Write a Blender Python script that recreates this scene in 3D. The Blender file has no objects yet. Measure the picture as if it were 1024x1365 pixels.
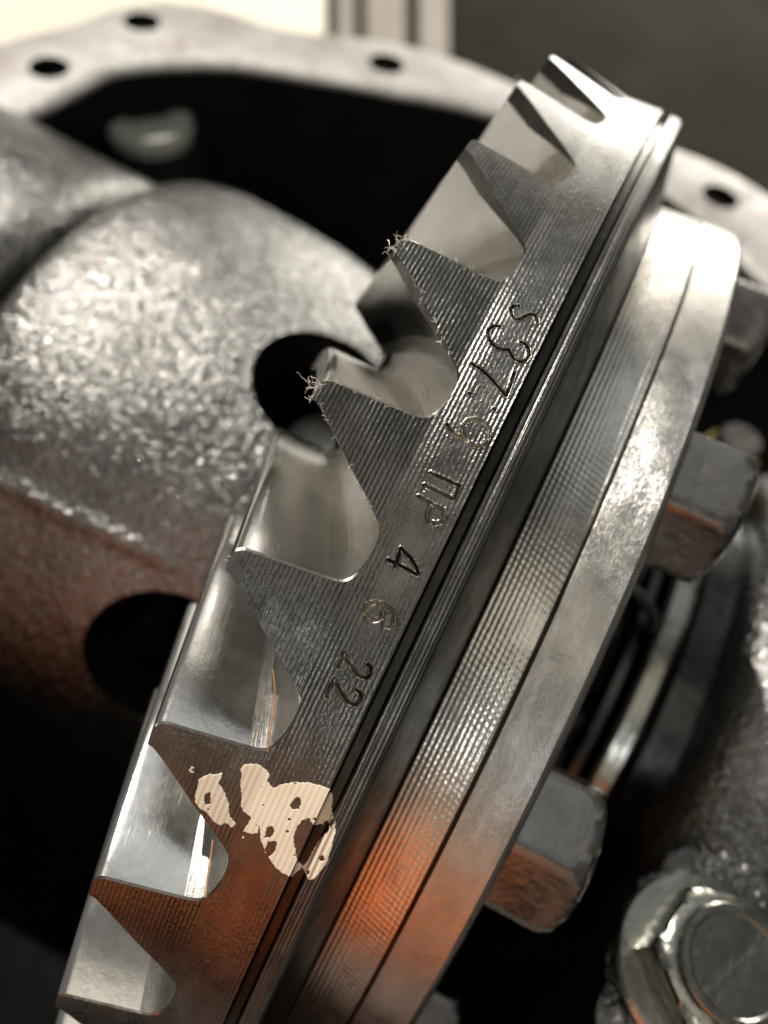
import bpy, bmesh, math, random
import numpy as np
from mathutils import Matrix, Vector
random.seed(4); rng = np.random.default_rng(7)
scene = bpy.context.scene
COL = scene.collection
R_ = math.radians

# ---------------------------------------------------------------- camera
# world: x along the gear axis, y away from the viewer, z up; 1 unit = 10 cm (outer radius of the ring gear)
ax_a = Vector((0.8975, -0.4223, 0.1272)); ax_b = Vector((0.4223, 0.7395, -0.5243)); ax_n = Vector((0.1273, 0.5242, 0.8420))
CAMZ = 1.52
cam = bpy.data.cameras.new('camera'); camo = bpy.data.objects.new('camera', cam); COL.objects.link(camo)
mw = Matrix((ax_a, ax_b, ax_n)).to_4x4(); mw.translation = Vector((0, 0, CAMZ)); camo.matrix_world = mw
cam.sensor_fit = 'VERTICAL'; cam.sensor_height = 36.0; cam.sensor_width = 27.0
cam.lens = 1051.6 / 1365 * 36.0
cam.clip_start = 0.02; cam.clip_end = 200
cam.dof.use_dof = True; cam.dof.focus_distance = 0.735; cam.dof.aperture_fstop = cam.lens / 1000 / 0.021
cam.dof.aperture_blades = 0
scene.camera = camo
scene.view_settings.view_transform = 'Standard'; scene.view_settings.look = 'None'
scene.view_settings.exposure = 0.0; scene.view_settings.gamma = 1.0

# ---------------------------------------------------------------- world and lamps
world = bpy.data.worlds.new('World'); scene.world = world; world.use_nodes = True
bg = world.node_tree.nodes['Background']; bg.inputs[0].default_value = (1.0, 0.97, 0.93, 1); bg.inputs[1].default_value = 0.16

def aim(o, d):      # lamp shines along d
    o.rotation_euler = Vector(d).to_track_quat('-Z', 'Y').to_euler()
sun = bpy.data.lights.new('sun', 'SUN'); sun.energy = 4.8; sun.angle = R_(0.9); sun.color = (1, 0.95, 0.88)
suno = bpy.data.objects.new('sun', sun); COL.objects.link(suno)
SUN_AZ, SUN_EL = R_(-58), R_(52)
aim(suno, (-math.sin(SUN_AZ) * math.cos(SUN_EL), -math.cos(SUN_AZ) * math.cos(SUN_EL), -math.sin(SUN_EL)))
def area(name, az, el, dist, sx, sy, power, color, target=(0, .6, .6)):
    l = bpy.data.lights.new(name, 'AREA'); l.shape = 'RECTANGLE'; l.size = sx; l.size_y = sy; l.energy = power; l.color = color
    o = bpy.data.objects.new(name, l); COL.objects.link(o)
    az, el = R_(az), R_(el); t = Vector(target)
    o.location = t + dist * Vector((math.sin(az) * math.cos(el), math.cos(az) * math.cos(el), math.sin(el)))
    aim(o, t - o.location); return o
area('doorway_light', 1, 1, 8, 4, 1.6, 430, (1, 0.95, 0.86))
area('skylight', 0, 64, 8, 6, 5.0, 42, (0.90, 0.96, 1.0))
area('open_yard', -6, 24, 8.5, 9, 3.6, 95, (1, 0.94, 0.84))
area('high_window', -10, 20, 8, 1.0, 1.0, 42, (1, 0.95, 0.86))  # small lamp added for the hot highlight on the tooth flanks
area('front_window', 166, 38, 7, .9, .8, 38, (0.90, 0.96, 1.0))
area('overhead', 172, 66, 8, 6, 3.6, 58, (1, 0.91, 0.78))  # added warm fill lamp that brightens the flange rings

# ---------------------------------------------------------------- helpers
def tag(o, label=None, cat=None, group=None, kind=None):
    if label: o['label'] = label
    if cat: o['category'] = cat
    if group: o['group'] = group
    if kind: o['kind'] = kind
    return o
def empty(name, loc=(0, 0, 0), M=None):
    o = bpy.data.objects.new(name, None); COL.objects.link(o); o.empty_display_size = .1
    if M is not None: o.matrix_world = M
    else: o.location = loc
    return o
def link(name, me, mat=None, parent=None):
    o = bpy.data.objects.new(name, me); COL.objects.link(o)
    if mat is not None and len(me.materials) == 0: me.materials.append(mat)
    if parent is not None: o.parent = parent
    return o
def mesh(name, V, F, UV=None, N=None, sharp=40):
    """V verts, F faces, UV per vertex, N per vertex normals"""
    me = bpy.data.meshes.new(name)
    me.from_pydata([tuple(map(float, v)) for v in V], [], [tuple(map(int, f)) for f in F])
    me.polygons.foreach_set('use_smooth', [True] * len(me.polygons))
    li = np.empty(len(me.loops), dtype=np.int32); me.loops.foreach_get('vertex_index', li)
    if UV is not None:
        uvl = me.uv_layers.new(name='UVMap'); uvl.data.foreach_set('uv', np.asarray(UV, dtype=np.float32)[li].ravel())
    if N is not None: me.normals_split_custom_set([tuple(map(float, n)) for n in np.asarray(N)[li]])
    elif sharp is not None: me.set_sharp_from_angle(angle=R_(sharp))
    me.update(); return me
def grid_faces(nu, nv, off=0, flip=False, wrap=False):
    i = np.arange(nu if wrap else nu - 1)[:, None]; j = np.arange(nv - 1)[None]
    i2 = (i + 1) % nu
    A = (i * nv + j); Bq = (i2 * nv + j); Cq = (i2 * nv + j + 1); D = (i * nv + j + 1)
    f = np.stack([A + 0 * Bq, Bq, Cq, D], -1).reshape(-1, 4) + off
    return f[:, ::-1] if flip else f
def gp(x, r, t):    # gear coordinates: axis X, angle t from +Z towards +Y
    x, r, t = np.broadcast_arrays(x, r, t); return np.stack([x, r * np.sin(t), r * np.cos(t)], -1)
def revolve(prof, n=256, t0=0, t1=2 * math.pi):
    prof = np.asarray(prof, float); full = abs(t1 - t0 - 2 * math.pi) < 1e-6
    th = np.linspace(t0, t1, n + (0 if full else 1), endpoint=not full)
    if full: th = np.append(th, 2 * math.pi)
    V = gp(prof[None, :, 0], prof[None, :, 1], th[:, None])
    s = np.concatenate([[0], np.cumsum(np.hypot(*np.diff(prof, axis=0).T))])
    UV = np.stack(np.broadcast_arrays(th[:, None], s[None]), -1)
    m = len(prof); Vf = V.reshape(-1, 3)
    F = grid_faces(len(th), m)
    return Vf, F, UV.reshape(-1, 2)
def rev_obj(name, prof, mat, parent, n=256, t0=0, t1=2 * math.pi, sharp=30):
    V, F, UV = revolve(prof, n, t0, t1)
    me = bpy.data.meshes.new(name); me.from_pydata(V.tolist(), [], F.tolist())
    li = np.empty(len(me.loops), dtype=np.int32); me.loops.foreach_get('vertex_index', li)
    uvl = me.uv_layers.new(name='UVMap'); uvl.data.foreach_set('uv', UV.astype(np.float32)[li].ravel())
    bm = bmesh.new(); bm.from_mesh(me); bmesh.ops.remove_doubles(bm, verts=bm.verts, dist=1e-5)
    bmesh.ops.recalc_face_normals(bm, faces=bm.faces); bm.to_mesh(me); bm.free()
    me.polygons.foreach_set('use_smooth', [True] * len(me.polygons)); me.set_sharp_from_angle(angle=R_(sharp))
    return link(name, me, mat, parent)
def tube_bm(bm, pts, r, n=5, taper=False):
    pts = [Vector(p) for p in pts]; rings = []
    for i, p_ in enumerate(pts):
        d = (pts[min(i + 1, len(pts) - 1)] - pts[max(i - 1, 0)]).normalized()
        u = d.orthogonal().normalized() if i == 0 else (u - d * u.dot(d)).normalized()
        v = d.cross(u); rr = r * ((1 - .8 * i / (len(pts) - 1)) if taper else 1)
        rings.append([bm.verts.new(p_ + (u * math.cos(k * 2 * math.pi / n) + v * math.sin(k * 2 * math.pi / n)) * rr) for k in range(n)])
    for A, Bq in zip(rings, rings[1:]):
        for k in range(n): bm.faces.new((A[k], A[(k + 1) % n], Bq[(k + 1) % n], Bq[k]))
    bm.faces.new(rings[0][::-1]); bm.faces.new(rings[-1])
def bm_obj(name, bm, mat, parent=None, sharp=35, bevel=0, seg=3):
    bmesh.ops.recalc_face_normals(bm, faces=bm.faces)
    me = bpy.data.meshes.new(name); bm.to_mesh(me); bm.free()
    me.polygons.foreach_set('use_smooth', [True] * len(me.polygons)); me.set_sharp_from_angle(angle=R_(sharp))
    return link(name, me, mat, parent)
def bake(o):        # apply the modifiers of o
    dg = bpy.context.evaluated_depsgraph_get(); dg.update()
    me = bpy.data.meshes.new_from_object(o.evaluated_get(dg)); old = o.data; o.modifiers.clear(); o.data = me; me.name = old.name
    return o

# ---------------------------------------------------------------- materials
def ramp(nt, pts, src):
    n = nt.nodes.new('ShaderNodeValToRGB'); e = n.color_ramp.elements
    while len(e) < len(pts): e.new(.5)
    for k, (p_, c) in enumerate(pts): e[k].position = p_; e[k].color = (c[0], c[1], c[2], 1) if hasattr(c, '__len__') else (c, c, c, 1)
    nt.links.new(src, n.inputs[0]); return n.outputs[0]
class Mt:
    def __init__(s, name, color, rough, metal=1.0, spec=None, coat=0, coat_r=.05):
        s.m = bpy.data.materials.new(name); s.m.use_nodes = True; s.nt = s.m.node_tree
        s.b = s.nt.nodes['Principled BSDF']
        s.b.inputs['Base Color'].default_value = (*color, 1); s.b.inputs['Roughness'].default_value = rough; s.b.inputs['Metallic'].default_value = metal
        if coat: s.b.inputs['Coat Weight'].default_value = coat; s.b.inputs['Coat Roughness'].default_value = coat_r
        s.tc = s.nt.nodes.new('ShaderNodeTexCoord')
    def mapped(s, which, scale):
        n = s.nt.nodes.new('ShaderNodeMapping'); n.inputs['Scale'].default_value = scale; s.nt.links.new(s.tc.outputs[which], n.inputs['Vector']); return n.outputs[0]
    def noise(s, scale, detail=3, rough=.55, which='Object', stretch=(1, 1, 1), dist=0):
        n = s.nt.nodes.new('ShaderNodeTexNoise'); n.inputs['Scale'].default_value = scale; n.inputs['Detail'].default_value = detail
        n.inputs['Roughness'].default_value = rough; n.inputs['Distortion'].default_value = dist
        s.nt.links.new(s.mapped(which, stretch), n.inputs['Vector']); return n.outputs[0]
    def voro(s, scale, which='Object', feature='F1'):
        n = s.nt.nodes.new('ShaderNodeTexVoronoi'); n.feature = feature; n.inputs['Scale'].default_value = scale
        s.nt.links.new(s.mapped(which, (1, 1, 1)), n.inputs['Vector']); return n.outputs['Distance']
    def math(s, op, a, b=None, clamp=False):
        n = s.nt.nodes.new('ShaderNodeMath'); n.operation = op; n.use_clamp = clamp
        for k, v in enumerate((a, b)):
            if v is None: continue
            if isinstance(v, (int, float)): n.inputs[k].default_value = v
            else: s.nt.links.new(v, n.inputs[k])
        return n.outputs[0]
    def uv(s):
        n = s.nt.nodes.new('ShaderNodeSeparateXYZ'); s.nt.links.new(s.tc.outputs['UV'], n.inputs[0]); return n.outputs[0], n.outputs[1]
    def bump(s, h, dist, strength=1.0, chain=None):
        n = s.nt.nodes.new('ShaderNodeBump'); n.inputs['Distance'].default_value = dist; n.inputs['Strength'].default_value = strength
        s.nt.links.new(h, n.inputs['Height'])
        if chain is not None: s.nt.links.new(chain, n.inputs['Normal'])
        s.nt.links.new(n.outputs[0], s.b.inputs['Normal']); s.nt.links.new(n.outputs[0], s.b.inputs['Coat Normal']); return n.outputs[0]
    def col(s, src, pts): s.nt.links.new(ramp(s.nt, pts, src), s.b.inputs['Base Color'])
    def rgh(s, src, pts): s.nt.links.new(ramp(s.nt, pts, src), s.b.inputs['Roughness'])

def ridged(name, pitch, color0, color1, rough, dist, cross=None, dots=.5, fade=None):
    """turned steel: fine tool ridges running round the part"""
    M = Mt(name, color0, rough)
    u, v = M.uv()
    wob = M.noise(14, 2, .5, 'UV', (.5, 5, 1))
    vv = M.math('ADD', v, M.math('MULTIPLY', wob, .0018))
    w = M.math('SINE', M.math('MULTIPLY', vv, 2 * math.pi / pitch))
    if cross:
        w2 = M.math('SINE', M.math('ADD', M.math('MULTIPLY', u, 2 * math.pi / cross), M.math('MULTIPLY', v, 260)))
        w = M.math('ADD', w, M.math('MULTIPLY', M.math('MULTIPLY', w2, M.noise(7, 2, .5, 'UV')), .75))
    d = M.noise(170, 2, .7, 'UV', (1, 1.6, 1))
    amp = M.math('MULTIPLY', M.noise(9, 2, .6, 'UV', (1, 3, 1)), 1.6)
    if fade:        # the ridges are rubbed down in a band where the characters are stamped
        q_ = M.math('DIVIDE', M.math('ABSOLUTE', M.math('SUBTRACT', M.math('ADD', v, M.math('MULTIPLY', M.noise(20, 2, .5, 'UV'), .012)), fade[0] + .006)), fade[1])
        amp = M.math('MULTIPLY', amp, M.math('MINIMUM', M.math('ADD', M.math('POWER', q_, 3), .22), 1.0))
    h = M.math('ADD', M.math('MULTIPLY', w, amp), M.math('MULTIPLY', d, 3.2 * dots))
    n1 = M.bump(h, dist)
    pat = M.noise(16, 5, .65, 'UV', (1, 2, 1), .4)
    M.col(pat, [(.35, color0), (.65, color1)])
    M.rgh(M.noise(30, 4, .7, 'UV'), [(.3, rough * .8), (.7, rough * 1.3)])
    return M.m
m_heel = ridged('turned_gear_steel', .0045, (.095, .091, .084), (.15, .146, .136), .28, .00019, dots=1.0, fade=(-.028, .018))
m_flange = ridged('turned_flange_steel', .0060, (.44, .42, .38), (.56, .535, .485), .23, .00022, cross=.0085, dots=.45)
m_ring2 = ridged('ground_flange_steel', .0023, (.40, .385, .355), (.52, .50, .465), .30, .00013, dots=.9)
m_bead = ridged('bead_steel', .0040, (.12, .115, .105), (.19, .185, .17), .34, .00022, dots=.8)

def simple(name, c0, c1, rough, bumps, metal=1.0, nscale=8, coat=0, rvar=.25):
    M = Mt(name, c0, rough, metal, coat=coat)
    M.col(M.noise(nscale, 5, .65, dist=.5), [(.35, c0), (.65, c1)])
    M.rgh(M.noise(nscale * 3, 4, .7), [(.3, rough * (1 - rvar)), (.7, min(1, rough * (1 + rvar)))])
    ch = None
    for sc, dist in bumps: ch = M.bump(M.noise(sc, 3, .6), dist, chain=ch)
    return M
m_flank = simple('polished_tooth_flank', (.62, .605, .57), (.70, .68, .64), .19, [(14, .0007), (260, .00008)]).m
M = simple('polished_tooth_flank', (.68, .66, .62), (.76, .74, .70), .16, [])
n_ = M.bump(M.noise(14, 3, .6), .0006); n_ = M.bump(M.noise(1, 4, .7, 'UV', (5, 900, 1)), .00010, chain=n_); M.bump(M.noise(260, 3, .6), .00008, chain=n_); m_flank = M.m
M = simple('hobbed_tooth_root', (.46, .44, .40), (.60, .575, .53), .22, [])
n_ = M.bump(M.noise(1, 3, .7, 'UV', (4, 420, 1)), .0009); M.bump(M.noise(200, 3, .6), .00015, chain=n_); m_root = M.m
M = simple('stamped_groove_grime', (.035, .030, .025), (.08, .072, .06), .4, [(160, .0003)]); M.col(M.noise(16, 3, .6), [(.44, (.03, .026, .022)), (.52, (.12, .105, .08)), (.70, (.36, .33, .26))]); m_stamp = M.m  # stamped strokes: near-black with lighter cream patches
m_burr = simple('stamped_burr_steel', (.38, .35, .28), (.5, .46, .38), .3, [(160, .0004)]).m
m_land = simple('tooth_land', (.40, .39, .37), (.5, .48, .46), .30, [(90, .0004)]).m
m_edge = simple('dark_tooth_edge', (.13, .12, .105), (.22, .205, .185), .33, [(70, .0014)]).m
m_dull = simple('dull_grey_paint', (.30, .30, .26), (.38, .38, .33), .4, [(40, .002)], metal=0).m
m_groove = simple('dark_oily_chamfer', (.030, .028, .023), (.050, .047, .038), .36, [(60, .0006)]).m
m_bolt = simple('bolt_steel', (.19, .175, .16), (.27, .25, .23), .24, [(16, .0010), (60, .0003), (140, .0004)], rvar=.5).m
m_washer = simple('oily_bolt_steel', (.20, .20, .175), (.30, .295, .26), .22, [(12, .003), (80, .0006)]).m
def cast(name, c0, c1, rough, d1, d2):
    M = simple(name, c0, c1, rough, [], nscale=5)
    n = M.bump(M.noise(9, 3, .5), d1); n = M.bump(M.noise(105, 2, .6), d2 * 1.25, chain=n); n = M.bump(M.noise(190, 2, .5), d2 * .12, chain=n)
    M.b.inputs['Coat Weight'].default_value = .55; M.b.inputs['Coat Roughness'].default_value = .08
    return M.m
m_cast = cast('oily_rough_casting', (.115, .112, .105), (.18, .175, .165), .26, .006, .0042)
m_hole = simple('dark_bore', (.05, .045, .04), (.08, .07, .06), .45, [(20, .002)]).m
m_black = simple('blackened_housing', (.004, .004, .004), (.007, .007, .006), .6, [(12, .003)], metal=0)  # interior shade and oil put into one near-black colour
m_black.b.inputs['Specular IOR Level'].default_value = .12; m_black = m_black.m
m_gloss = simple('glossy_dark_ring', (.035, .036, .036), (.06, .062, .06), .24, [(10, .003)]).m
m_paintflange = simple('worn_primer_flange', (.38, .37, .345), (.26, .235, .215), .5, [(20, .006), (70, .003)], metal=.3, nscale=7).m
M = simple('chipped_cream_paint', (.74, .63, .47), (.80, .70, .55), .45, [], metal=0)
u_, v_ = M.uv(); M.bump(M.math('ADD', M.math('SINE', M.math('MULTIPLY', v_, 2 * math.pi / .0056)), M.noise(60, 4, .6, 'UV', (.3, 2, 1))), .00012); m_white = M.m
m_cream = simple('cream_card', (.56, .53, .42), (.62, .59, .48), .7, [], metal=0, nscale=2).m  # sunlit ground given as a cream base colour
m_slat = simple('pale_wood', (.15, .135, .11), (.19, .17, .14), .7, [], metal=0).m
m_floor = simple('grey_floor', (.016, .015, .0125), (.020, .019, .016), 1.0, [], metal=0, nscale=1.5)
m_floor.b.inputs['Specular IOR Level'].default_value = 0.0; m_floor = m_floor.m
m_orange = simple('orange_plastic', (.96, .185, .014), (.98, .21, .02), .45, [], metal=0).m  # colour of the panel added for the orange reflection
m_glint = simple('copper_hair', (.75, .38, .14), (.8, .42, .18), .3, [], metal=.6).m  # orange light reflection in the tooth fillets, given as strand colour
m_fuzz = simple('steel_fibre', (.75, .68, .58), (.85, .78, .68), .4, [], metal=.3).m
m_yellow = simple('yellow_paint', (.6, .45, .05), (.5, .38, .05), .5, [], metal=0).m

# ---------------------------------------------------------------- differential: ring gear, flange, case
GM = Matrix(((1, 0, 0, -.029), (0, .8877, -.4604, .7881), (0, .4604, .8877, .0006), (0, 0, 0, 1)))
diff = tag(empty('differential', M=GM), 'large steel crown ring gear on its turned flange and rough cast carrier', 'differential')

NT = 37; PITCH = 2 * math.pi / NT; PH = -.1942        # U edge of tooth 0
prof_raw = np.array([(-.1650, .137), (-.150, .1275), (-.116, .1025), (-.085, .0835), (-.066, .0705), (-.0592, .065), (-.0565, .058), (-.0556, .046),
                     (-.0566, .034), (-.0608, .0185), (-.0650, .0098), (-.070, .0065), (-.090, .0038), (-.122, .0005), (-.152, -.0025), (-.1610, -.0034), (-.1640, -.0056), (-.1650, -.0090)])
def resample(P, n):
    s = np.concatenate([[0], np.cumsum(np.hypot(P[:, 0] * 1.0, P[:, 1]) * 0 + 0)]) if False else None
    d = np.hypot(*np.diff(P, axis=0).T); s = np.concatenate([[0], np.cumsum(d)]); t = np.linspace(0, s[-1], n)
    return np.stack([np.interp(t, s, P[:, 0]), np.interp(t, s, P[:, 1])], -1)
def smooth(P, it=2):
    P = P.copy()
    for _ in range(it): P[1:-1] = .25 * P[:-2] + .5 * P[1:-1] + .25 * P[2:]
    return P
J = 75
PR = smooth(resample(prof_raw, J), 2)
JB = int(PR[:, 0].argmax())                            # bottom of the gap
xbot = PR[JB, 0]
def rr(x): return 1 + np.maximum(0, -(x + .06)) * .225
TOE_X, TOE_R, TOE_D = -.27, .74, .18
def toe(P):
    x = TOE_X + (P[:, 0] + .165) * .70; t = TOE_D + .068 + (P[:, 1] - .068) * .88
    return x, TOE_R - .25 * (x - TOE_X), t
def offset(P, d):     # widen the gap outline by d(j)
    T = np.gradient(P, axis=0); T /= np.linalg.norm(T, axis=1)[:, None]; N = np.stack([-T[:, 1], T[:, 0]], -1)
    if N[JB, 0] < 0: N = -N
    return P + N * d[:, None]
jl = np.clip((PR[:, 0] - xbot) / (-.165 - xbot), 0, 1)
isL = np.arange(J) < JB
bev = np.where(isL, .0012 + .0052 * np.clip(jl * 1.6, 0, 1), .0013)
H0 = offset(PR, bev)
H0[:, 0] = np.maximum(H0[:, 0], -.1650); H0[0, 0] = H0[-1, 0] = -.165
u1 = np.where(isL, .005 + .075 * np.clip(jl * 1.6, 0, 1), .005)
ks = np.linspace(0, 1, 22) ** 1.15
def spiral(u): return u + .10 * u * (1 - u)
tx, tr, tt = toe(PR)
S = []; S.append((H0[:, 0], rr(H0[:, 0]), H0[:, 1]))
for kq in ks:
    u = u1 + (1 - u1) * kq
    x = PR[:, 0] * (1 - u) + tx * u; r = rr(PR[:, 0]) * (1 - u) + tr * u
    th = PR[:, 1] + (tt - PR[:, 1] - TOE_D) * u + TOE_D * spiral(u)
    S.append((x, r, th))
GX = np.stack([s[0] for s in S]); GR = np.stack([s[1] for s in S]); GT = np.stack([s[2] for s in S])   # (nu, J)
NU = len(S)
def patch_normals(P):
    du = np.gradient(P, axis=0); dv = np.gradient(P, axis=1); n = np.cross(du, dv); n /= np.linalg.norm(n, axis=-1)[..., None] + 1e-12
    return n
gap0 = gp(GX, GR, GT); body_n = patch_normals(gap0[1:])
if body_n[5, JB, 0] > 0: body_n = -body_n; gflip = True      # gap floor must face the teeth side (-x)
else: gflip = False
bev_n = np.cross(gap0[1] - gap0[0], np.gradient(gap0[0], axis=0)); bev_n /= np.linalg.norm(bev_n, axis=1)[:, None]
if (bev_n[JB] * body_n[0, JB]).sum() < 0: bev_n = -bev_n

# --- stamped characters traced on the outer face (angle, x) in gear space
f_ = 1051.6; Rg = np.array([[.89744888, -.42242883, .12704091], [.43357271, .89776482, -.07767257], [-.08124173, .12478863, .98885165]])
Cg = np.array([.028614, 0, 1.711697])
def onface(u, v):     # where the sight line through a photo point meets the outer face of the gear
    d = Rg @ np.array([(u - 512) / f_, -(v - 682.5) / f_, -1.0])
    lo, hi = .45, 1.1; tprev = lo
    for t in np.linspace(lo, hi, 400):
        P = Cg + d * t
        if math.hypot(P[1], P[2]) < rr(P[0]): break
        tprev = t
    lo, hi = tprev, t
    for _ in range(25):
        m = .5 * (lo + hi); P = Cg + d * m
        if math.hypot(P[1], P[2]) < rr(P[0]): hi = m
        else: lo = m
    return math.atan2(P[1], P[2]), P[0]
A_ = lambda pts: [(380 + x / 2.275, 380 + y / 2.275) for x, y in pts]
B_ = lambda pts: [(400 + x / 3.012, 280 + y / 3.012) for x, y in pts]
C_ = lambda pts: [(300 + x / 3.012, 560 + y / 3.012) for x, y in pts]
strokes = [
    B_([(880, 385), (862, 384), (848, 398), (850, 422), (868, 440), (890, 438), (908, 425), (925, 418), (942, 422), (952, 436), (955, 452)]),           # S
    B_([(805, 468), (778, 466), (757, 482), (756, 508), (770, 538), (795, 556), (822, 562), (840, 560)]), B_([(838, 560), (848, 582), (862, 603)]),
    B_([(864, 598), (885, 610), (908, 604), (922, 585), (918, 556), (900, 534), (888, 530)]),                                                           # 3
    B_([(690, 618), (722, 636), (762, 672), (800, 714), (828, 748)]), B_([(828, 748), (846, 705), (862, 655)]),                                         # 7
    B_([(682, 737), (685, 741)]), B_([(779, 799), (783, 803)]),                                                                                         # :
    B_([(592, 862), (604, 885), (640, 912), (680, 936), (712, 950), (740, 944), (757, 915), (758, 880), (740, 852), (708, 840), (675, 846), (656, 868), (652, 895), (672, 928)]),   # 9
    C_([(828, 213), (880, 236), (942, 264)]), C_([(942, 264), (932, 290), (918, 318)]), C_([(918, 318), (860, 290), (802, 262)]), C_([(802, 262), (797, 280)]),   # П
    C_([(778, 308), (830, 336), (880, 362)]), C_([(880, 362), (884, 390), (870, 410), (848, 418), (824, 410), (813, 388), (816, 362), (826, 340)]),    # Р
    C_([(657, 562), (716, 590), (776, 624)]), C_([(706, 516), (698, 548), (684, 590)]), C_([(706, 516), (742, 550), (770, 590), (778, 622)]),          # 4
    C_([(598, 806), (574, 796), (560, 770), (572, 742), (604, 733), (640, 742), (672, 762), (686, 790), (682, 818), (660, 832), (640, 822), (636, 800)]), C_([(598, 806), (628, 800), (638, 775), (622, 744)]),   # 6
    A_([(160, 1160), (180, 1115)]), A_([(180, 1115), (200, 1152), (222, 1184), (246, 1194), (262, 1180), (262, 1160), (252, 1150)]),                    # 2
    A_([(125, 1250), (150, 1193)]), A_([(150, 1193), (172, 1234), (192, 1265), (212, 1275), (230, 1262), (232, 1240), (218, 1228)]),                    # 2
]
strokes = [np.array([onface(*q) for q in s]) for s in strokes]
def stroke_dist(TH, X):
    D = np.full(TH.shape, 9.0)
    for s in strokes:
        lo = s.min(0) - .01; hi = s.max(0) + .01
        M_ = (TH > lo[0]) & (TH < hi[0]) & (X > lo[1]) & (X < hi[1])
        if not M_.any(): continue
        p_ = np.stack([TH[M_], X[M_]], -1); best = np.full(len(p_), 9.0)
        for a_, b_ in zip(s[:-1], s[1:]):
            ab = b_ - a_; t = np.clip(((p_ - a_) @ ab) / (ab @ ab + 1e-12), 0, 1)
            best = np.minimum(best, np.linalg.norm(p_ - a_ - t[:, None] * ab, axis=1))
        D[M_] = np.minimum(D[M_], best)
    return D
def engrave(TH, X):
    D = stroke_dist(TH, X)
    g = -.0024 * np.clip(1 - (D / .00130) ** 2, 0, 1) ** .8
    g += .0005 * np.exp(-((D - .0021) / .0007) ** 2)
    return g

# --- body band behind the tooth roots, groove, bead and rear chamfer
nth = 22                                               # angular steps per pitch
band_x = np.linspace(xbot, 0.0, 9)
TX0, TX1 = -5 * 0, 0
T_LO, T_HI = -.150, .330
thc = PH + PR[JB, 1]                                   # seam angle = gap bottom of gap 0
def band(th, xs, eng=False):
    TH, X = np.meshgrid(th, xs, indexing='ij'); Rr = rr(X)
    if eng: Rr = Rr + engrave(TH, X)
    P = gp(X, Rr, TH); UV = np.stack([TH, X], -1)
    n = np.cross(np.gradient(P, axis=0), np.gradient(P, axis=1)); n /= np.linalg.norm(n, axis=-1)[..., None]
    rad = gp(np.zeros_like(X), np.ones_like(X), TH)
    if (n * rad).sum() < 0: n = -n
    F = grid_faces(*TH.shape)
    return P.reshape(-1, 3), F, UV.reshape(-1, 2), n.reshape(-1, 3)
def fix_faces(V, F, N):
    V = np.asarray(V); F = np.asarray(F); fn = np.cross(V[F[:, 2]] - V[F[:, 0]], V[F[:, 3]] - V[F[:, 1]])
    bad = (fn * N[F[:, 0]]).sum(1) < 0; F = F.copy(); F[bad] = F[bad][:, ::-1]; return F
parts = []
xf = np.arange(xbot, 0.00001, .00065); xf[-1] = 0.0
parts.append(band(np.arange(T_LO, T_HI + 1e-6, .00065), xf, True))
parts.append(band(np.linspace(T_HI - .00045, T_LO + 2 * math.pi, 720), band_x))
off = 0; VV = []; FF = []; UU = []; NN = []
for V, F, UV, N in parts:
    F = fix_faces(V, F, N); VV.append(V); FF.append(F + off); UU.append(UV); NN.append(N); off += len(V)
me = mesh('ring_gear', np.concatenate(VV), np.concatenate(FF), np.concatenate(UU), np.concatenate(NN))
me.materials.append(m_heel); me.materials.append(m_stamp); me.materials.append(m_burr)
nf0 = len(parts[0][1]); cen = parts[0][2][parts[0][1]].mean(1); Ds = stroke_dist(cen[:, 0], cen[:, 1]); mi = np.zeros(len(me.polygons), dtype=np.int32); mi[:nf0] = np.where(Ds < .0011, 1, np.where((Ds < .0024) & (np.sin(cen[:, 0] * 310 + 2 * np.sin(cen[:, 1] * 400)) + np.sin(cen[:, 1] * 520 + cen[:, 0] * 90) > .9), 2, 0))
me.polygons.foreach_set('material_index', mi)
gear = link('ring_gear', me, None, diff)
back = [(0, 1.0), (.0006, .9988), (.0010, .986), (.0022, .983), (.0105, .983), (.0122, .986), (.0140, .9975), (.0152, .9990), (.0168, .9986), (.0180, .9974), (.0200, .9974), (.0212, .9984), (.029, .9965), (.0325, .9935), (.0338, .990)]
rev_obj('groove', back[:7], m_groove, gear, n=720, sharp=50)
rev_obj('bead', back[6:], m_bead, gear, n=720, sharp=50)
rev_obj('rear_chamfer', [(.0338, .990), (.0345, .9885), (.0592, .878), (.0603, .868), (.0603, .60)], m_groove, gear, n=480)
rev_obj('inner_bore', [(TOE_X + .077, .7395), (-.17, .70), (-.17, .62), (.0603, .60)], m_groove, gear, n=240)

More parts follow.
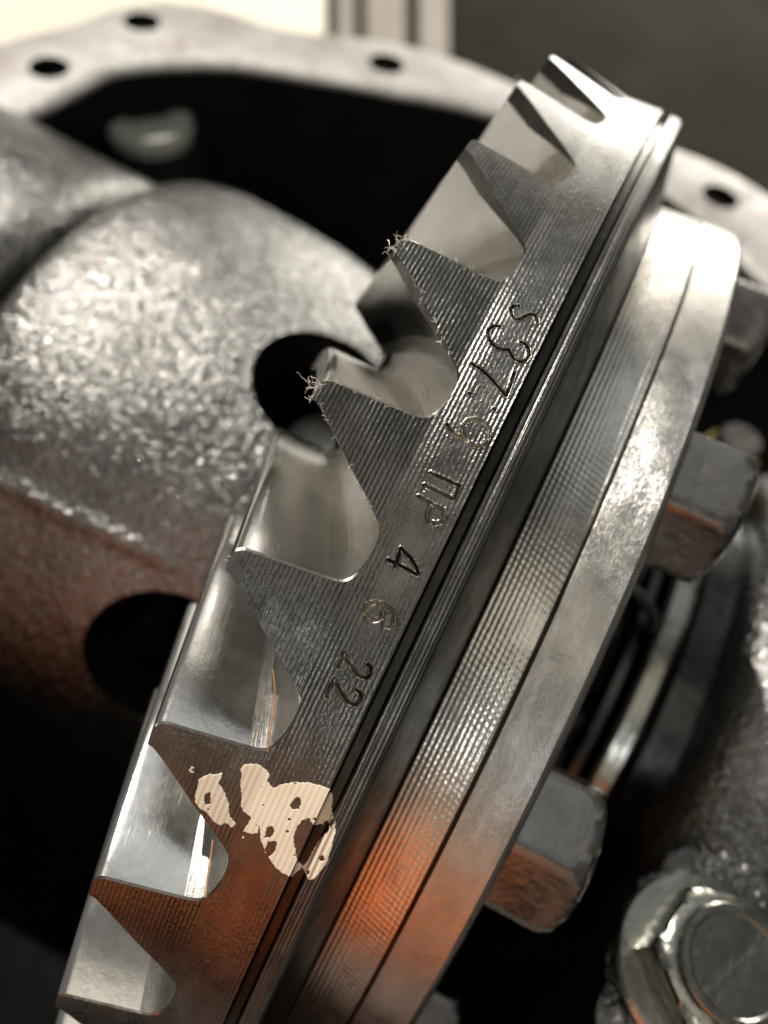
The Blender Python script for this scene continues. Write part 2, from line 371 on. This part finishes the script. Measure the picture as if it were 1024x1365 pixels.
# --- teeth
def build_tooth():
    V = []; F = []; UV = []; N = []; MI = []
    def add(P, n, uv, mi, flip=None):
        o = sum(len(v) for v in V); a_, b_ = P.shape[:2]
        f = fix_faces(P.reshape(-1, 3), grid_faces(a_, b_), n.reshape(-1, 3)) + o
        V.append(P.reshape(-1, 3)); F.append(f); UV.append(uv.reshape(-1, 2)); N.append(n.reshape(-1, 3)); MI.extend([mi] * len(f))
    def rotp(P, a_): c, s = math.cos(a_), math.sin(a_); Q = P.copy(); Q[..., 1] = P[..., 1] * c + P[..., 2] * s; Q[..., 2] = -P[..., 1] * s + P[..., 2] * c; return Q
    for sl, dt in ((slice(JB, J), 0.0), (slice(0, JB + 1), -PITCH)):
        P = rotp(gap0[:, sl], dt); nb = rotp(body_n[:, sl], dt); nv = rotp(bev_n[None, sl], dt)
        jj = np.broadcast_to(np.arange(J)[None, sl] * .004, P.shape[1:2] if False else P[..., 0].shape); uu = np.broadcast_to(np.linspace(0, .35, NU)[:, None], jj.shape)
        uv = np.stack([uu, jj], -1)
        add(P[1:], nb, uv[1:], 1)
        jf = (np.arange(len(MI) - (P.shape[0] - 2) * (P.shape[1] - 1), len(MI)), np.tile(np.arange(P.shape[1] - 1), P.shape[0] - 2) + (sl.start or 0))
        for a_, b_ in zip(*jf):
            if JB - 12 <= b_ < JB + 14: MI[a_] = 3
        add(P[:2], np.concatenate([nv, nv]), uv[:2], 2)
    # top land
    PU = rotp(gap0[:, J - 1], 0); PL = rotp(gap0[:, 0], -PITCH)
    w = np.linspace(0, 1, 5)[None, :, None]; P = PL[:, None] * (1 - w) + PU[:, None] * w
    n = patch_normals(P); n = n if n[5, 2, 0] < 0 else -n
    add(P, n, np.stack(np.meshgrid(np.linspace(0, .35, NU), np.linspace(0, .03, 5), indexing='ij'), -1), 2)
    # outer (heel) face
    lv = H0[JB + 1 - 1:, :]                                    # U side from the bottom up
    xs = np.concatenate([[xbot], np.linspace(xbot - .0006, xbot - .006, 5), np.linspace(xbot - .009, -.1575, 20), np.linspace(-.1592, -.165, 6)])
    Ux = H0[JB:, 0]; Ut = H0[JB:, 1]; Lx = H0[:JB + 1, 0][::-1]; Lt = H0[:JB + 1, 1][::-1]
    ut = np.interp(-xs, np.maximum.accumulate(-Ux), Ut); lt = np.interp(-xs, np.maximum.accumulate(-Lx), Lt) - PITCH
    w = np.linspace(0, 1, 15)[None]; TH = lt[:, None] * (1 - w) + ut[:, None] * w; X = np.broadcast_to(xs[:, None], TH.shape)
    P = gp(X, rr(X), TH); sl_ = np.where(X < -.06, .225, 0.0) * np.clip((-.06 - X) / .004, 0, 1)
    n = gp(-0 * X, np.ones_like(X), TH).copy(); n[..., 0] = sl_; n /= np.linalg.norm(n, axis=-1)[..., None]
    add(P, n, np.stack([TH, X], -1), 0)
    # inner (toe) face
    Ux, Ut, Lx, Lt = GX[-1, JB:], GT[-1, JB:], GX[-1, :JB + 1][::-1], GT[-1, :JB + 1][::-1]
    xs = np.linspace(Ux[0], Ux[-1], 12)
    ut = np.interp(-xs, np.maximum.accumulate(-Ux), Ut); lt = np.interp(-xs, np.maximum.accumulate(-Lx), Lt) - PITCH
    TH = lt[:, None] * (1 - w) + ut[:, None] * w; X = np.broadcast_to(xs[:, None], TH.shape)
    P = gp(X, TOE_R - .25 * (X - TOE_X), TH); n = gp(0 * X - .2, -np.ones_like(X), TH); n /= np.linalg.norm(n, axis=-1)[..., None]
    add(P, n, np.stack([TH, X], -1), 1)
    return np.concatenate(V), np.concatenate(F), np.concatenate(UV), np.concatenate(N), MI
V, F, UV, N, MI = build_tooth()
for k in range(NT):
    a_ = PH + k * PITCH; c, s = math.cos(a_), math.sin(a_)
    rot = lambda Q: np.stack([Q[:, 0], Q[:, 1] * c + Q[:, 2] * s, -Q[:, 1] * s + Q[:, 2] * c], -1)
    uv = UV.copy(); uv[:, 0] += a_
    me = mesh('tooth', rot(V), F, uv, rot(N))
    for m in (m_heel, m_flank, m_edge, m_root): me.materials.append(m)
    me.polygons.foreach_set('material_index', MI)
    link('tooth', me, None, gear)

# --- flaked paint marks on the outer face
def inpoly(P, poly):
    x, y = P[:, 0], P[:, 1]; ins = np.zeros(len(P), bool); q = np.array(poly); q2 = np.roll(q, -1, 0)
    for (x1, y1), (x2, y2) in zip(q, q2):
        c = ((y1 > y) != (y2 > y)) & (x < (x2 - x1) * (y - y1) / (y2 - y1 + 1e-12) + x1); ins ^= c
    return ins
Pc = lambda pts: [(60 + x / 2.327, 960 + y / 2.327) for x, y in pts]
paint_polys = [
    Pc([(480, 180), (500, 172), (515, 165), (530, 168), (552, 162), (552, 180), (540, 196), (560, 220), (574, 262), (576, 300), (592, 318), (580, 328), (560, 318), (548, 328), (530, 318), (512, 300), (500, 284), (480, 272), (466, 256), (468, 232), (474, 205)]),
    Pc([(606, 150), (622, 138), (640, 134), (652, 136), (672, 140), (690, 155), (700, 172), (692, 188), (704, 205), (716, 218), (700, 232), (690, 250), (676, 262), (682, 278), (672, 296), (668, 318), (662, 352), (640, 352), (615, 345), (632, 320), (640, 300), (618, 285), (608, 262), (612, 230), (606, 200), (612, 172)]),
    Pc([(690, 232), (705, 212), (730, 200), (765, 192), (810, 192), (850, 200), (885, 212), (896, 232), (892, 270), (896, 300), (884, 318), (890, 340), (905, 310), (902, 350), (892, 395), (878, 440), (858, 470), (838, 490), (818, 498), (812, 480), (800, 455), (786, 470), (768, 486), (740, 476), (710, 450), (686, 412), (670, 370), (666, 325), (672, 280)]),
    Pc([(448, 152), (455, 144), (466, 146), (462, 152), (456, 156), (466, 162), (456, 166), (449, 160)]),
    Pc([(574, 328), (590, 310), (596, 320), (584, 336)]), Pc([(612, 362), (622, 360), (620, 372)])]
paint_holes = [Pc([(776, 245), (790, 238), (795, 250), (790, 275), (770, 276), (762, 262)]), Pc([(786, 330), (800, 310), (820, 305), (835, 325), (862, 322), (870, 345), (835, 395), (820, 430), (800, 450), (785, 430), (776, 390), (774, 355)]),
               Pc([(690, 335), (708, 328), (712, 345), (700, 365), (684, 362)]), Pc([(695, 378), (722, 374), (712, 410), (695, 425), (684, 400)]), Pc([(500, 228), (516, 225), (514, 260), (500, 262), (496, 245)]),
               Pc([(866, 318), (880, 310), (885, 330), (875, 350), (866, 345)]), Pc([(852, 425), (866, 418), (868, 434), (856, 438)]), Pc([(815, 470), (822, 465), (822, 478), (814, 480)])]
bp_x = np.array([-.2, 0] + [q[0] for q in back[1:]] + [.06]); bp_r = np.array([0, 1.0] + [q[1] for q in back[1:]] + [.875])
def rface(x): return np.where(x <= 0, rr(x), np.interp(x, bp_x, bp_r))
TH, X = np.meshgrid(np.arange(-.335, -.175, .0005), np.arange(-.125, .0335, .0005), indexing='ij')
Pg = gp(X, rface(X), TH); q = (Pg.reshape(-1, 3) - Cg) @ Rg; pix = np.stack([512 - f_ * q[:, 0] / q[:, 2], 682.5 + f_ * q[:, 1] / q[:, 2]], -1)
pj = pix + .35 * np.sin(pix[:, [1, 0]] * np.array([.31, .37])) + .35 * np.sin(pix[:, [1, 0]] * np.array([.93, .81]) + 1)
ins = np.zeros(len(pj), bool)
for pl_ in paint_polys: ins |= inpoly(pj, pl_)
for pl_ in paint_holes: ins &= ~inpoly(pj, pl_)
for _ in range(28):
    c = pix[rng.integers(0, len(pix))]; r_ = rng.uniform(.6, 1.9); ins &= ((pix - c) ** 2).sum(1) > r_ * r_
F = grid_faces(*TH.shape); F = F[ins[F].all(1)]
used, inv = np.unique(F, return_inverse=True)
Vp = gp(X, rface(X) + .0009, TH).reshape(-1, 3)[used]
Np = gp(0 * X, 1 + 0 * X, TH).reshape(-1, 3)[used]
F = fix_faces(Vp, inv.reshape(-1, 4), Np)
pm = mesh('paint_mark', Vp, F, np.stack([TH.ravel(), X.ravel()], -1)[used], sharp=60)
po = link('paint_mark', pm, m_white, gear); po['label'] = 'flaked cream paint blotches on the outer gear face'
so = po.modifiers.new('thickness', 'SOLIDIFY'); so.thickness = .0009; so.offset = -1; bake(po)

# --- turned flange in two rings with a seam
rev_obj('flange_ring', [(.0606, .72), (.0606, .8715), (.0614, .8742), (.0635, .8752), (.1235, .8765), (.1252, .8750), (.1258, .870), (.1258, .72)], m_flange, diff, n=480)
rev_obj('seam', [(.1256, .866), (.1286, .866)], m_groove, diff, n=240)
rev_obj('case_flange', [(.1284, .72), (.1284, .872), (.1287, .8762), (.1295, .8770), (.1835, .8760), (.1885, .8725), (.1925, .8655), (.195, .855), (.1965, .83), (.1965, .40)], m_ring2, diff, n=480)

# --- hexagon bolts round the flange
def hexhead(r, h, chamfer=.30, seg=40):
    """hexagon head along +X with rounded, chamfered top corners"""
    bm = bmesh.new(); n = 96; lev = [(0, 1.0, 0), (.04, 1.0, 0), (.55, 1.0, 0), (.70, 1.0, 0), (.80, 1.0, .02), (.88, 1.0, .07), (.94, .985, .13), (.98, .955, .17), (1.0, .90, .2), (1.0, .5, .2), (1.0, .02, .2)]
    rings = []
    for zz, sc, cut in lev:
        ring = []
        for k in range(n):
            a_ = 2 * math.pi * k / n; m_ = (a_ + math.pi / 6) % (math.pi / 3) - math.pi / 6
            rh = r * .866 / math.cos(abs(((a_) % (math.pi / 3)) - math.pi / 6))
            rh = min(rh, r * .985)
            rc = r * (1.0 - cut) ; rh = min(rh, rc) * sc
            ring.append(bm.verts.new((zz * h, rh * math.sin(a_), rh * math.cos(a_))))
        rings.append(ring)
    for A, Bq in zip(rings, rings[1:]):
        for k in range(n): bm.faces.new((A[k], A[(k + 1) % n], Bq[(k + 1) % n], Bq[k]))
    bm.faces.new(rings[-1]); bm.faces.new(rings[0][::-1])
    return bm
BOLT_R, BOLT_S, BOLT_H = .735, .099, .098
proto = None
for k in range(10):
    th = .352 - .628318 * k
    if proto is None:
        bo = bm_obj('bolt', hexhead(BOLT_S, BOLT_H), m_bolt, diff, sharp=28); proto = bo
    else:
        bo = proto.copy(); COL.objects.link(bo); bo.parent = diff
    bo.matrix_local = Matrix.Translation(Vector(gp(.1965, BOLT_R, th))) @ Matrix.Rotation(-th + (.66, -.33, .2, .9, .4, .1, .7, .3, .8, .45)[k], 4, 'X')
proto['label'] = 'dark faced hexagon bolt'

# --- cast case on the tooth side, with two round windows
case_prof = [(-.17, .30), (-.17, .53), (-.22, .548), (-.30, .562), (-.40, .582), (-.50, .602), (-.60, .615), (-.70, .622), (-.76, .618), (-.80, .602), (-.82, .575), (-.825, .53), (-.825, .34)]
fine = []
for (x1, r1), (x2, r2) in zip(case_prof, case_prof[1:]):
    m = max(1, int(math.hypot(x2 - x1, r2 - r1) / .02))
    fine += [(x1 + (x2 - x1) * i / m, r1 + (r2 - r1) * i / m) for i in range(m)]
fine.append(case_prof[-1]); inner = [(-.80, .34), (-.80, .40), (-.70, .50), (-.45, .49), (-.19, .44), (-.17, .30)]
fine = [tuple(v) for v in smooth(np.array(fine), 3)]
V, F, UV = revolve(fine + inner, 420)
def lump(P, amp, k=5.0):
    return amp * (np.sin(P[:, 0] * k + 1.3 * np.sin(P[:, 1] * k * .8)) * np.cos(P[:, 2] * k * 1.1 + P[:, 1] * k) + .5 * np.sin(P[:, 1] * k * 2.3 + 2) * np.cos(P[:, 0] * k * 2.9))
rad = V.copy(); rad[:, 0] = 0; rad /= np.linalg.norm(rad, axis=1)[:, None]; tq = np.arctan2(V[:, 1], V[:, 2]); V = V + rad * (lump(V, .004, 7) + .007 * np.exp(-((tq + .195 + .03 * (V[:, 0] + .5)) / .022) ** 2) * (V[:, 0] < -.36))[:, None]
me = bpy.data.meshes.new('case'); me.from_pydata(V.tolist(), [], F.tolist())
bm = bmesh.new(); bm.from_mesh(me); bmesh.ops.remove_doubles(bm, verts=bm.verts, dist=.002); bmesh.ops.recalc_face_normals(bm, faces=bm.faces); bm.to_mesh(me); bm.free()
case = link('case', me, m_cast, diff); me.materials.append(m_hole)
for th, x, r_ in ((.43, -.305, .108), (-.49, -.335, .125)):
    bm = bmesh.new(); c = Vector(gp(x, .55, th)); n_ = Vector(gp(0, 1, th))
    tube_bm(bm, [c - n_ * .22, c + n_ * .2], r_, 64); cu = bm_obj('cutter', bm, m_hole)
    cu.matrix_world = GM
    md = case.modifiers.new('b', 'BOOLEAN'); md.object = cu; md.operation = 'DIFFERENCE'; md.solver = 'EXACT'; md.material_mode = 'TRANSFER'
    bake(case); bpy.data.objects.remove(cu, do_unlink=True)
case.data.polygons.foreach_set('use_smooth', [True] * len(case.data.polygons)); case.data.set_sharp_from_angle(angle=R_(38))
# pinion shaft and side gear seen inside the window
bm = bmesh.new(); c = Vector(gp(-.30, .30, .43)); n_ = Vector(gp(0, 1, .43)); tube_bm(bm, [c, c + n_ * .11], .055, 40); bm_obj('pinion_shaft', bm, m_bolt, diff)
rev_obj('side_gear', [(-.45, .1), (-.45, .33), (-.36, .36), (-.30, .33), (-.24, .2), (-.24, .05)], m_hole, diff, n=60)
# hub behind the flange
V, F, UV = revolve(smooth(resample(np.array([(.19, .53), (.215, .50), (.24, .465), (.27, .44), (.290, .425), (.300, .41), (.302, .36)]), 30), 1), 400)
rad = V.copy(); rad[:, 0] = 0; rad /= np.linalg.norm(rad, axis=1)[:, None]; V = V + rad * (lump(V, .010, 17) + lump(V, .005, 43) + .03 * np.maximum(0, np.sin(np.arctan2(V[:, 1], V[:, 2]) * 10 + 1.2)) ** 3 * (V[:, 0] < .27))[:, None]
me = mesh('hub', V, F, UV); bm = bmesh.new(); bm.from_mesh(me); bmesh.ops.recalc_face_normals(bm, faces=bm.faces); bm.to_mesh(me); bm.free(); link('hub', me, m_cast, diff)
bm = bmesh.new(); c = Vector(gp(.315, .47, .33)); tube_bm(bm, [Vector(gp(.245, .47, .345)), Vector(gp(.29, .475, .32)), Vector(gp(.318, .475, .27)), Vector(gp(.322, .475, .22))], .010, 14); bm_obj('lock_pin', bm, m_gloss, diff)

# ---------------------------------------------------------------- bearing, caps, housing (fixed)
def gear_space(name, label, cat): return tag(empty(name, M=GM), label, cat)
adj = gear_space('bearing_adjuster', 'glossy dark threaded bearing adjuster ring behind the flange bolts', 'bearing')
rev_obj('bearing_race', [(.302, .36), (.302, .418), (.306, .428), (.318, .430), (.324, .424), (.330, .405), (.330, .36)], m_gloss, adj, n=160)
rev_obj('lock_ring', [(.332, .36), (.332, .452), (.338, .460), (.362, .462), (.372, .456), (.376, .44), (.378, .40)], m_washer, adj, n=160)
rev_obj('threaded_ring', [(.378, .40), (.380, .440), (.386, .446), (.445, .446), (.45, .44), (.45, .36)], m_gloss, adj, n=160)

def rough_body(name, prof, mat, parent, t0, t1, n=120, amp=.006, k=6):
    prof = smooth(resample(np.array(prof, float), 60), 2)
    V, F, UV = revolve(prof, n, t0, t1)
    rad = V.copy(); rad[:, 0] = 0; rad /= np.linalg.norm(rad, axis=1)[:, None]; V = V + rad * lump(V, amp, k)[:, None]
    me = bpy.data.meshes.new(name); me.from_pydata(V.tolist(), [], F.tolist())
    bm = bmesh.new(); bm.from_mesh(me); bmesh.ops.remove_doubles(bm, verts=bm.verts, dist=1e-4); bmesh.ops.recalc_face_normals(bm, faces=bm.faces); bm.to_mesh(me); bm.free()
    me.polygons.foreach_set('use_smooth', [True] * len(me.polygons)); me.set_sharp_from_angle(angle=R_(50))
    return link(name, me, mat, parent)
cl = gear_space('bearing_pedestal', 'rough bright bearing cap at the upper left, beyond the carrier end', 'bearing support')  # cast bearing cap beyond the carrier end
rough_body('cap_arch', [(-.875, .30), (-.875, .53), (-.885, .56), (-.92, .575), (-1.1, .585), (-1.35, .60), (-1.5, .58), (-1.5, .3)], m_cast, cl, -2.0, 2.3)
crr = gear_space('bearing_pedestal', 'rough oily cast bearing cap at the right edge, above the large bolt', 'bearing support')
rough_body('cap_arch', [(.455, .40), (.440, .47), (.445, .50), (.470, .525), (.60, .56), (.85, .58), (1.0, .56), (1.0, .3)], m_cast, crr, -.50, 2.2)
# bolting pad of the right cap
def slab(name, outline, z0, z1, mat, parent, bev=.02, seg=3, holes=()):
    bm = bmesh.new(); vs = [bm.verts.new((x, y, z1)) for x, y in outline]; f = bm.faces.new(vs)
    r_ = bmesh.ops.extrude_face_region(bm, geom=[f]); vv = [g for g in r_['geom'] if isinstance(g, bmesh.types.BMVert)]
    bmesh.ops.translate(bm, verts=vv, vec=(0, 0, z0 - z1)); bmesh.ops.recalc_face_normals(bm, faces=bm.faces)
    if bev: bmesh.ops.bevel(bm, geom=list(bm.edges), offset=bev, segments=seg, affect='EDGES', clamp_overlap=True)
    return bm_obj(name, bm, mat, parent, sharp=50)
pad = slab('bolting_pad', [(.40, .08), (.95, .08), (.95, .43), (.46, .43), (.39, .37), (.362, .2)], -.35, .437, m_cast, None, .03, 4)
pad.parent = crr; pad.matrix_parent_inverse = GM.inverted()

def cap_bolt(loc, label, s=1.0):
    root = tag(empty('large_bolt', loc), label, 'bolt')
    s = .80
    def vert(o): o.matrix_local = Matrix.Rotation(R_(-90), 4, 'Y') @ o.matrix_local; return o
    w = rev_obj('washer', [(0, .06), (0, .130), (.004, .136), (.012, .137), (.018, .132), (.020, .12), (.020, .06)], m_washer, root, n=96); vert(w)
    h = bm_obj('hex_head', hexhead(.112, .085), m_washer, root, sharp=28); h.matrix_local = Matrix.Translation((0, 0, .02)) @ Matrix.Rotation(R_(-90), 4, 'Y') @ Matrix.Rotation(R_(12), 4, 'X')
    c = rev_obj('end_face', [(0, .055), (.012, .080), (.017, .082), (.020, .079), (.020, .070), (.016, .066), (.015, .0)], m_washer, h, n=64); c.matrix_local = Matrix.Translation((.080, 0, 0))
    root.scale = (s, s, s); return root
cap_bolt((.468, .262, .440), 'large oily hexagon bolt with washer in the lower right corner')

# --- axle housing: opening flange with bolt holes, and its dark inner wall
ZF = .37
hous = tag(empty('axle_housing', (-.32, .77, ZF)), 'open cast axle housing with drilled rim behind the ring gear', 'axle housing')
def circ_pts(c, r, a0, a1, n): return [(c[0] + r * math.cos(R_(a)), c[1] + r * math.sin(R_(a))) for a in np.linspace(a0, a1, n)]
CX, CY = -.32, .77
outer = circ_pts((CX, CY), 1.40, -95, 50, 30) + [(.40, 2.00), (.282, 2.085), (.122, 2.128), (.03, 2.121), (-.2, 2.15), (-.435, 2.135), (-.554, 2.150), (-.732, 2.139), (-.849, 2.100), (-1.0, 2.01), (-1.12, 1.965), (-1.25, 1.96), (-1.40, 1.90), (-1.47, 1.80), (-1.50, 1.66), (-1.545, 1.57), (-1.60, 1.45), (-1.66, 1.30)] + circ_pts((CX, CY), 1.40, 163, 264, 24)
innr = circ_pts((CX, CY), 1.17, -95, 60, 30) + [(.25, 1.82), (-.05, 1.96), (-.324, 2.0), (-.439, 1.978), (-.509, 1.963), (-.726, 1.89), (-.933, 1.815), (-1.11, 1.74), (-1.252, 1.619), (-1.311, 1.547), (-1.321, 1.47), (-1.33, 1.40), (-1.342, 1.33), (-1.37, 1.19)] + circ_pts((CX, CY), 1.17, 165, 264, 24)
def res2(P, n):
    P = np.array(P + [P[0]]); d = np.hypot(*np.diff(P, axis=0).T); s = np.concatenate([[0], np.cumsum(d)]); t = np.linspace(0, s[-1], n, endpoint=False)
    return np.stack([np.interp(t, s, P[:, 0]), np.interp(t, s, P[:, 1])], -1)
def byangle(P, n):
    P = np.array(P); a_ = np.unwrap(np.arctan2(P[:, 1] - CY, P[:, 0] - CX)); r_ = np.hypot(P[:, 0] - CX, P[:, 1] - CY)
    a_ = np.concatenate([a_ - 2 * math.pi, a_, a_ + 2 * math.pi]); r_ = np.concatenate([r_, r_, r_]); o_ = np.argsort(a_)
    t = np.linspace(0, 2 * math.pi, n, endpoint=False); rr_ = np.interp(t, a_[o_], r_[o_])
    for _ in range(3): rr_ = .25 * np.roll(rr_, 1) + .5 * rr_ + .25 * np.roll(rr_, -1)
    return t, rr_
nh = 360; t, ro = byangle(outer, nh); _, ri = byangle(innr, nh)
lay = [(ro - .012, -.035), (ro, -.028), (ro, -.012), (ro - .004, -.004), (ro - .014, 0), (ri + .03, 0), (ri + .010, -.004), (ri, -.012), (ri - .001, -.022), (ri + .03, -.035)]
def layers(lay, name, mat, parent, close=False):
    V = np.concatenate([np.stack([r_ * np.cos(t), r_ * np.sin(t), np.full(nh, z)], -1) for r_, z in lay]); m = len(lay); F = []
    for i in range(m if close else m - 1):
        i2 = (i + 1) % m
        for k in range(nh): F.append((i * nh + k, i * nh + (k + 1) % nh, i2 * nh + (k + 1) % nh, i2 * nh + k))
    me = bpy.data.meshes.new(name); me.from_pydata(V.tolist(), [], F)
    bm = bmesh.new(); bm.from_mesh(me); bmesh.ops.recalc_face_normals(bm, faces=bm.faces); bm.to_mesh(me); bm.free()
    me.polygons.foreach_set('use_smooth', [True] * len(me.polygons)); me.set_sharp_from_angle(angle=R_(40)); return link(name, me, mat, parent)
rim = layers(lay, 'rim', m_paintflange, hous, close=True); rim.data.materials.append(m_hole)
hole_xy = [(-1.429, 1.458), (-1.388 + .01, 1.77), (-.771, 2.0), (.172, 1.989), (-.25, 2.04), (.55, 1.77), (.87, 1.3)]
for hx, hy in hole_xy:
    bm = bmesh.new(); tube_bm(bm, [(hx, hy, ZF + .05), (hx, hy, ZF - .2)], .048, 40); cu = bm_obj('cutter', bm, m_hole)
    md = rim.modifiers.new('b', 'BOOLEAN'); md.object = cu; md.operation = 'DIFFERENCE'; md.solver = 'EXACT'; md.material_mode = 'TRANSFER'
    bake(rim); bpy.data.objects.remove(cu, do_unlink=True)
rim.data.polygons.foreach_set('use_smooth', [True] * len(rim.data.polygons)); rim.data.set_sharp_from_angle(angle=R_(38))
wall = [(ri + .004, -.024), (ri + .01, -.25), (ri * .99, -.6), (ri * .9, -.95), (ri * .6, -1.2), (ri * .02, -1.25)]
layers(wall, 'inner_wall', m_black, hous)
out = [(ro - .012, -.037), (ro - .15, -.12), (ro - .16, -.6), (ro * .93, -1.0), (ro * .7, -1.3), (ro * .02, -1.33)]
layers(out, 'outer_shell', m_paintflange, hous)

pl_ = tag(empty('drain_plug', (-1.262, 1.60, .235)), 'blurred grey round plug head inside the dark housing, upper left', 'plug')
w = rev_obj('plug_head', [(-.05, .11), (-.02, .115), (0, .105), (.002, .06), (-.012, .05), (-.012, 0)], m_dull, pl_, n=48); w.matrix_local = Matrix.Rotation(R_(-90), 4, 'Y')
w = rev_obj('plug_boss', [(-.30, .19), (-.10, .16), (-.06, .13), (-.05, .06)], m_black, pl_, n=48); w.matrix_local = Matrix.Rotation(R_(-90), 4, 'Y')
st = tag(empty('stud', (.40, 1.30, .30)), 'small round stud end beside the upper flange bolt at the right edge', 'stud')
w = rev_obj('stud_end', [(-.2, .05), (-.01, .05), (0, .042), (0, 0)], m_bolt, st, n=40); w.matrix_local = Matrix.Rotation(R_(-90), 4, 'Y')
w = rev_obj('painted_collar', [(-.2, .062), (-.05, .062), (-.045, .05)], m_yellow, st, n=40); w.matrix_local = Matrix.Rotation(R_(-90), 4, 'Y')

# ---------------------------------------------------------------- orange reflection lines drawn as strands, and metal fibres
def strand(start, d, n, step, wob, r, bm):
    p_ = Vector(start); d = Vector(d).normalized(); pts = [p_.copy()]
    for _ in range(n):
        d = (d + Vector(rng.normal(0, wob, 3))).normalized(); p_ = p_ + d * step; pts.append(p_.copy())
    tube_bm(bm, pts, r, 4)
bm = bmesh.new()
def tipP(k, side='U', x=-.165): return Vector(gp(x, float(rr(np.array(x))), PH + k * PITCH + (-.010 if side == 'U' else -.030)))
for k, cnt in ((2, 18), (3, 20), (5, 2), (1, 2)):
    for _ in range(cnt):
        w_ = rng.uniform(0, 1); s_ = tipP(k, 'U') * (1 - w_) + tipP(k, 'L') * w_ + Vector(rng.normal(0, .003, 3))
        strand(s_, (-1, rng.normal(0, .8), rng.normal(.5, .6)), rng.integers(4, 10), .0018, .5, .0002, bm)
for k in (2, 3):
    for _ in range(24):
        j = rng.integers(int(JB * .05), int(JB * .75)) if rng.random() < .5 else rng.integers(JB + 10, J - 1)
        up = j < JB; kk = k - 1 if up else k
        s_ = Vector(gp(H0[j, 0], float(rr(H0[j:j + 1, 0])[0]) + .0005, PH + kk * PITCH + H0[j, 1]))
        strand(s_, (rng.normal(-.3, .6), rng.normal(0, .8), .6), rng.integers(3, 8), .0016, .7, .00017, bm)
fz = bm_obj('metal_fibres', bm, m_fuzz, gear); fz['kind'] = 'stuff'
def resample3(pts, n):
    P = np.array([list(q) for q in pts]); t = np.linspace(0, len(P) - 1, n); k = np.arange(len(P)); return np.stack([np.interp(t, k, P[:, i]) for i in range(3)], -1)
def glint_strand(name, pix_pts, lift, label):
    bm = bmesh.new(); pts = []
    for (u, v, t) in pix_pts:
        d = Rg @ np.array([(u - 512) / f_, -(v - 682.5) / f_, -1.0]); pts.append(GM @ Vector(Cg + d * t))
    tube_bm(bm, smooth(resample3(pts, 24), 3).tolist(), .0008, 6); o = bm_obj(name, bm, m_glint); return tag(o, label, 'hair')
glint_strand('hair', [(364, 892, .712), (367, 915, .713), (366, 945, .713), (361, 975, .713), (357, 1002, .7125)], 0, 'copper hair lying in the tooth gap above the cream paint blotch')
glint_strand('hair', [(284, 1120, .722), (281, 1145, .723), (277, 1170, .723), (275, 1196, .723)], 0, 'short pale hair lying in the tooth gap left of the cream paint blotch')

# ---------------------------------------------------------------- background
def quad(name, pts, mat, thick=.02):
    bm = bmesh.new(); f = bm.faces.new([bm.verts.new(p_) for p_ in pts]); r_ = bmesh.ops.extrude_face_region(bm, geom=[f])
    bmesh.ops.translate(bm, verts=[g for g in r_['geom'] if isinstance(g, bmesh.types.BMVert)], vec=(0, 0, -thick)); return bm_obj(name, bm, mat)
ZG = -1.35
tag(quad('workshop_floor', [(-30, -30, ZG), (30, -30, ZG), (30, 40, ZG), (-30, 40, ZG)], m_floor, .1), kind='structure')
def onfloor(q, y): return (q * (.5243 * y + 2.4) - .4223 * y + .363) / (.8975 + .1272 * q)     # x of a floor point at depth y
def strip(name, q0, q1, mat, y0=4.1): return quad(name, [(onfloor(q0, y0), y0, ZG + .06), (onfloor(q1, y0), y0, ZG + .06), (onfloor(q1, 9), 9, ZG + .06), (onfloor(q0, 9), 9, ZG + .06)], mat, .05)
tag(strip('card_sheet', -1.0, -.075, m_cream, 2.9), 'sunlit cream card sheet lying beyond the housing at the top left', 'card sheet')  # cream sheet in place of a sunlit stretch of ground
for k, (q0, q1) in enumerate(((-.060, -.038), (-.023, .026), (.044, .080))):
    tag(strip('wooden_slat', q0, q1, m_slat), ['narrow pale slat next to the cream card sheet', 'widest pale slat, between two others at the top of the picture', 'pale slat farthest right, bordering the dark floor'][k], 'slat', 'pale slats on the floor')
m_wall = simple('warm_plaster', (.44, .34, .245), (.50, .39, .285), .8, [], metal=0, nscale=1).m
bm = bmesh.new(); f = bm.faces.new([bm.verts.new(p_) for p_ in ((-5, -6, ZG), (5, -6, ZG), (5, -6, 5.0), (-5, -6, 5.0))]); r_ = bmesh.ops.extrude_face_region(bm, geom=[f])
bmesh.ops.translate(bm, verts=[g for g in r_['geom'] if isinstance(g, bmesh.types.BMVert)], vec=(0, -.3, 0)); tag(bm_obj('workshop_wall', bm, m_wall), kind='structure')  # unseen wall added to give the steel a warm beige reflection
bm = bmesh.new(); vs = [bm.verts.new((x, -2.35 - (z - .31) * .62, z)) for x, z in ((-1.5, .31), (.62, .31), (.62, 1.48), (.5, 1.58), (-1.5, 1.52))]; f = bm.faces.new(vs); r_ = bmesh.ops.extrude_face_region(bm, geom=[f])
bmesh.ops.translate(bm, verts=[g for g in r_['geom'] if isinstance(g, bmesh.types.BMVert)], vec=(0, -.5, 0)); bmesh.ops.recalc_face_normals(bm, faces=bm.faces); bmesh.ops.bevel(bm, geom=list(bm.edges), offset=.05, segments=3, affect='EDGES')
tag(slab('workbench', [(-3.2, -2.1), (-3.2, -4.2), (3.4, -4.2), (3.4, -2.1)], ZG + .002, .30, m_black, None, .03), 'dark workbench in front carrying the orange case', 'workbench')  # unseen block added to blacken the low reflections below the orange
tag(bm_obj('tool_case', bm, m_orange), 'bright orange case standing in front, seen as the orange reflection in the steel', 'tool case')  # unseen panel, leaned to catch the sun and reflect orange in the steel
